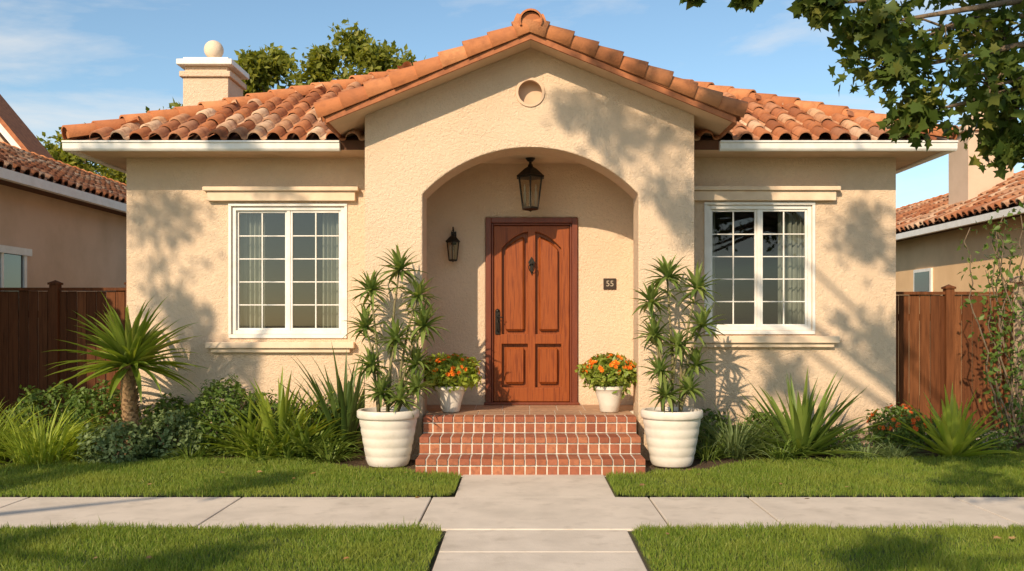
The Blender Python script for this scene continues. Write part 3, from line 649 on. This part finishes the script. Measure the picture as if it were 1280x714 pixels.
# ------------------------------------------------------------------ plants
def rosette(mb,base,n,l0,l1,e0,e1,w,droop,segs=6,fold=.3,spread=.03,az=None):
    for i in range(n):
        t=i/max(1,n-1); a=(i*2.39996+random.uniform(-.25,.25)) if az is None else random.uniform(*az)
        el=R(e0+(e1-e0)*t+random.uniform(-7,7))
        bs=(base[0]+math.cos(a)*spread*random.random(),base[1]+math.sin(a)*spread*random.random(),base[2]+random.uniform(-.02,.02))
        mb.ribbon(bs,a,el,random.uniform(l0,l1),w*random.uniform(.8,1.2),droop*random.uniform(.6,1.4),segs,fold,twist=random.uniform(-.3,.3))
e=empty('yucca_palm'); b=MB(); bx,by=-4.16,9.9
b.tube([(bx,by,0),(bx+.01,by,.4),(bx-.02,by,.75),(bx-.01,by,1.02)],[.09,.08,.078,.07],14)
for i in range(170):
    z=.02+.98*i/170; a=i*2.4; rr=.068
    px,pyy=bx+rr*math.cos(a),by+rr*math.sin(a); w=.032
    t=Vector((-math.sin(a),math.cos(a),0)); o=Vector((math.cos(a),math.sin(a),0)); p=Vector((px,pyy,z))
    b.add([p-t*w,p+t*w,p+t*w*.4+o*.028+Vector((0,0,.05)),p-t*w*.4+o*.028+Vector((0,0,.05))],[(0,1,2,3)])
b.build('trunk',e,[M['palmbark']])
b=MB(); rosette(b,(bx,by,1.02),125,.58,.86,-14,84,.066,.36,7,.35,.05); b.build('leaves',e,[M['lf_yucca']],recalc=False,smooth=True)
def clump(name,x,y,n,l0,l1,e0,e1,w,droop,mat,spread=.1,z=.02,fold=.3):
    b=MB(); rosette(b,(x,y,z),n,l0,l1,e0,e1,w,droop,7,fold,spread); return b.build(name,None,[mat],recalc=False,smooth=True)
clump('ornamental_grass',-4.95,9.6,300,.42,.76,30,85,.020,.7,M['lf_lime'],.30)
clump('ornamental_grass',-5.6,9.75,260,.45,.82,30,85,.020,.7,M['lf_lime'],.28)
clump('sword_leaf_plant',-2.62,10.12,95,.6,1.05,22,86,.058,.32,M['lf_yucca'],.18)
clump('sword_leaf_plant',-2.98,10.15,60,.5,.9,20,80,.048,.4,M['lf_yucca'],.12)
clump('sword_leaf_plant',-2.28,10.0,85,.5,.85,18,75,.040,.5,M['lf_agave'],.16)
clump('sword_leaf_plant',-2.75,9.85,80,.35,.62,18,75,.032,.6,M['lf_yucca'],.14)
clump('sword_leaf_plant',-2.45,9.8,60,.3,.5,18,75,.028,.6,M['lf_agave'],.14)
clump('flax_plant',-1.95,10.3,44,.85,1.32,52,88,.060,.25,M['lf_phor'],.08)
clump('ornamental_grass',2.28,10.0,200,.45,.78,25,80,.018,.75,M['lf_blue'],.16)
clump('spiky_yucca',3.02,10.12,80,.7,1.12,10,86,.070,.18,M['lf_agave'],.10)
clump('ornamental_grass',3.65,9.88,130,.24,.38,18,70,.014,.8,M['lf_blue'],.16)
clump('ornamental_grass',4.0,9.95,110,.2,.33,18,70,.014,.8,M['lf_blue'],.16)
clump('agave',4.60,9.95,60,.52,.84,14,84,.072,.2,M['lf_lime'],.07)
clump('ornamental_grass',2.72,9.85,100,.28,.45,20,75,.016,.7,M['lf_agave'],.14)
clump('ornamental_grass',1.95,9.85,80,.28,.45,20,75,.016,.7,M['lf_agave'],.12)
clump('ornamental_grass',-2.0,9.75,90,.28,.48,20,75,.016,.7,M['lf_agave'],.12)
clump('ornamental_grass',-3.5,9.85,90,.22,.36,20,75,.016,.7,M['lf_agave'],.16)
def shrub(name,x,y,z,rx,ry,rz,n,leaf,mat,flowers=None,nf=0,fs=.045):
    e=empty(name)
    v=rng.normal(size=(n,3)); v/=np.linalg.norm(v,axis=1)[:,None]
    lump=1+.16*np.sin(v[:,0]*5+x*3)*np.sin(v[:,2]*6+y)+.10*np.sin(v[:,1]*9+v[:,0]*7)
    rad=rng.uniform(.55,1.06,n)**.6*lump
    P=np.stack([x+v[:,0]*rx*rad,y+v[:,1]*ry*rad,np.maximum(.03,z+v[:,2]*rz*rad)],1) if z<.8 and z-rz<.1 else np.stack([x+v[:,0]*rx*rad,y+v[:,1]*ry*rad,z+v[:,2]*rz*rad],1)
    inst('leaves',LEAF[0],LEAF[1],leafM(n,leaf,.4,outward=v*.8),P,mat,e)
    if flowers:
        v=rng.normal(size=(nf,3)); v[:,2]=np.abs(v[:,2])*.8+.05; v[:,1]-=.3; v/=np.linalg.norm(v,axis=1)[:,None]
        MsL=[];TsL=[]
        for q in v:
            c=np.array([x+q[0]*rx*1.02,y+q[1]*ry*1.02,z+q[2]*rz*1.04])*1.0
            nn=q+rng.normal(size=3)*.25; nn/=np.linalg.norm(nn); t=np.cross(nn,[.3,.2,.9]); t/=np.linalg.norm(t); u=np.cross(nn,t)
            for ring,k in ((0,7),(1,5)):
                for j in range(k):
                    a=2*math.pi*j/k+ring*.4; d=t*math.cos(a)+u*math.sin(a); lift=.35+ring*.7
                    d2=d+nn*lift; d2/=np.linalg.norm(d2); xx=np.cross(d2,nn); xx/=np.linalg.norm(xx)+1e-9
                    s_=fs*rng.uniform(.8,1.15)*(1-.25*ring); MsL.append(np.stack([xx*1.5,d2,np.cross(xx,d2)],1)*s_); TsL.append(c)
        inst('blossoms',LEAF[0],LEAF[1],np.array(MsL),np.array(TsL),flowers,e)
    b=MB()
    for i in range(7):
        a=random.uniform(0,6.28); b.tube([(x,y,max(0,z-rz)),(x+math.cos(a)*rx*.4,y+math.sin(a)*ry*.4,z),(x+math.cos(a)*rx*.7,y+math.sin(a)*ry*.7,z+rz*.5)],[.01,.007,.003],5)
    b.build('stems',e,[M['bark']]); return e
shrub('round_shrub',-3.28,10.28,.40,.39,.33,.44,4200,.048,M['lf_shrub'])
shrub('low_shrub',-3.75,10.0,.22,.34,.28,.31,2200,.055,M['lf_blue'])
shrub('low_shrub',-4.25,9.7,.18,.36,.28,.25,2200,.055,M['lf_blue'])
shrub('low_shrub',-3.95,10.45,.30,.28,.25,.36,1400,.06,M['lf_shrub'])
shrub('leafy_shrub',-4.70,10.4,.33,.40,.35,.42,2400,.06,M['lf_shrub'])
shrub('leafy_shrub',-5.5,10.9,.33,.5,.35,.42,2200,.06,M['lf_shrub'])
shrub('leafy_shrub',-2.2,10.45,.25,.35,.2,.34,1200,.06,M['lf_shrub'])
shrub('leafy_shrub',-2.85,10.5,.28,.35,.2,.38,1200,.06,M['lf_shrub'])
shrub('leafy_shrub',2.75,10.5,.2,.35,.2,.27,1000,.06,M['lf_shrub'])
shrub('leafy_shrub',2.1,10.5,.2,.3,.2,.27,1000,.06,M['lf_shrub'])
shrub('low_shrub',3.45,10.4,.13,.35,.25,.18,1100,.045,M['lf_shrub'])
shrub('flowering_shrub',4.22,10.42,.28,.34,.26,.26,1800,.05,M['lf_shrub'],M['fl_red'],48,.034)
shrub('low_shrub',5.1,10.3,.13,.35,.3,.16,900,.05,M['lf_shrub'])
shrub('low_shrub',4.75,11.0,.15,.4,.3,.2,900,.05,M['lf_shrub'])
def bigpot(cx,cy,parent):
    b=MB()
    pr=[(.001,.018),(.185,.018),(.20,.03)]
    for i in range(0,41):
        t=i/40; r=.20+.09*t**.8; z=.03+.47*t; r+=.0055*abs(math.sin(t*math.pi*5)) ; pr.append((r,z))
    pr+=[(.305,.505),(.315,.52),(.315,.575),(.305,.587),(.275,.587),(.268,.56),(.262,.52),(.001,.52)]
    b.lathe(pr,cx,cy,48); b.build('pot',parent,[M['pot']],smooth=True,angle=50)
    b=MB(); b.lathe([(.262,.535),(.15,.555),(.001,.56)],cx,cy,24); b.build('potting_soil',parent,[M['soil']],smooth=True)
def dracaena(cx,cy,heads):
    e=empty('potted_dracaena'); bigpot(cx,cy,e); b=MB(); s=MB()
    for (dx,dy,z,sz,root) in heads:
        dx*=1.15
        r0=Vector((cx+root*.09,cy+random.uniform(-.05,.05),.54)); top=Vector((cx+dx,cy+dy,z)); d=top-r0
        p1=r0+Vector((d.x*.15+random.uniform(-.02,.02),d.y*.2,d.z*.4)); p2=r0+Vector((d.x*.55,d.y*.6,d.z*.75))
        s.tube([r0,p1,p2,top],[.017,.014,.011,.009],8)
        nl=int(36*sz+6)
        rosette(b,tuple(top),nl,.20*sz,.33*sz,-35,84,.044,.42,5,.3,.02)
        pm=p2+(top-p2)*.55
        rosette(b,tuple(pm),10,.14*sz,.22*sz,-30,40,.032,.5,5,.3,.02)
    s.build('stems',e,[M['stem']],smooth=True); b.build('leaves',e,[M['lf_drac']],recalc=False,smooth=True)
dracaena(-1.36,9.5,[(.10,0,2.01,1.0,0),(-.15,-.05,1.80,.95,-1),(.27,-.03,1.74,.9,1),(-.20,.0,1.42,.9,-1),(.32,-.08,1.44,.95,1),(.08,-.1,1.30,.9,0),(.24,.05,1.06,.85,1),(-.14,-.08,1.04,.85,-1),(.26,-.05,.82,.8,1),(-.05,-.12,.76,.85,0),(.12,-.14,.70,.8,1)])
dracaena(1.53,9.5,[(-.04,0,1.93,1.0,0),(.22,-.04,1.82,.95,1),(-.19,-.04,1.68,.9,-1),(.26,-.05,1.44,.9,1),(-.16,-.06,1.34,.85,-1),(.04,-.1,1.24,.85,0),(.22,.03,1.04,.8,1),(-.12,-.08,.98,.8,-1),(.14,-.1,.80,.8,1),(-.07,-.12,.74,.8,0)])
def flowerpot(cx,cy):
    e=empty('flower_pot'); b=MB()
    b.lathe([(.001,.503),(.085,.503),(.10,.515),(.115,.60),(.145,.70),(.16,.745),(.172,.752),(.172,.785),(.155,.787),(.15,.76),(.001,.755)],cx,cy,36)
    b.build('pot',e,[M['pot']],smooth=True,angle=45)
    s=shrub('flowers',cx,cy,.92,.30,.23,.19,2000,.06,M['lf_lime' if cx<0 else 'lf_yucca'],M['fl_orange'],44 if cx<0 else 60,.032); s.parent=e
flowerpot(-.77,10.1); flowerpot(.95,10.1)
e=empty('climbing_vine'); s=MB(); P=[]
for k in range(11):
    x=5.75+random.uniform(-.12,.35); y=10.85+random.uniform(-.05,.05); z=.0; pts=[(6.0+random.uniform(-.1,.1),10.9,0)]
    top=random.uniform(1.5,2.7)
    while z<top:
        z+=.16; x+=random.uniform(-.085,.065); y+=random.uniform(-.03,.03); y=min(y,10.93); pts.append((x,y,z))
        for q in range(random.randint(3,8)): P.append((x+random.gauss(0,.07),y+random.gauss(0,.05),z+random.gauss(0,.06)))
    s.tube(pts,[.014-.009*i/len(pts) for i in range(len(pts))],6)
s.build('stems',e,[M['bark']],smooth=True); P=np.array(P); inst('leaves',LEAF[0],LEAF[1],leafM(len(P),.08,.2),P,M['lf_shrub'],e)

# ------------------------------------------------------------------ light + sky
w=bpy.data.worlds.new('World'); scene.world=w; w.use_nodes=True; nt=w.node_tree; N=nt.nodes; L=nt.links
bg=N['Background']; bg.inputs['Strength'].default_value=.13
sk=N.new('ShaderNodeTexSky'); sk.sky_type='NISHITA'; sk.sun_disc=False; sk.sun_elevation=R(30); sk.sun_rotation=R(205); sk.air_density=1.0; sk.dust_density=.6; sk.ozone_density=1.2
mu=N.new('ShaderNodeMixRGB'); mu.blend_type='MULTIPLY'; mu.inputs[0].default_value=1; L.new(sk.outputs[0],mu.inputs[1]); mu.inputs[2].default_value=(1.12,1.24,1.22,1)
tc=N.new('ShaderNodeTexCoord'); mp=N.new('ShaderNodeMapping'); mp.inputs['Scale'].default_value=(1.6,1.6,6.5); mp.inputs['Rotation'].default_value=(R(12),R(-10),0); L.new(tc.outputs['Generated'],mp.inputs['Vector'])
no=N.new('ShaderNodeTexNoise'); no.inputs['Scale'].default_value=1.7; no.inputs['Detail'].default_value=8; no.inputs['Roughness'].default_value=.58; no.inputs['Distortion'].default_value=.4
L.new(mp.outputs[0],no.inputs['Vector'])
mr=N.new('ShaderNodeMapRange'); mr.inputs[1].default_value=.50; mr.inputs[2].default_value=.76; mr.inputs[4].default_value=.85; L.new(no.outputs['Fac'],mr.inputs[0])
mx=N.new('ShaderNodeMixRGB'); L.new(mr.outputs[0],mx.inputs[0]); L.new(mu.outputs[0],mx.inputs[1]); mx.inputs[2].default_value=(7.0,6.8,6.5,1)
L.new(mx.outputs[0],bg.inputs['Color'])
sun=bpy.data.lights.new('sun','SUN'); sun.energy=5.0; sun.angle=R(.5); sun.color=(1,.80,.57)
so=bpy.data.objects.new('sun',sun); scene.collection.objects.link(so); so.rotation_euler=Vector(S).to_track_quat('Z','Y').to_euler(); so.location=(-5,-10,12)

cam=bpy.data.cameras.new('camera'); co=bpy.data.objects.new('camera',cam); scene.collection.objects.link(co)
co.location=(0,0,1.5); co.rotation_euler=(R(90),0,0); cam.sensor_width=36; cam.lens=36*1165/1280; cam.shift_x=-12/1280; cam.shift_y=43/1280; cam.clip_end=2000; cam.clip_start=.05
scene.camera=co
scene.view_settings.view_transform='Standard'; scene.view_settings.look='None'; scene.view_settings.exposure=0
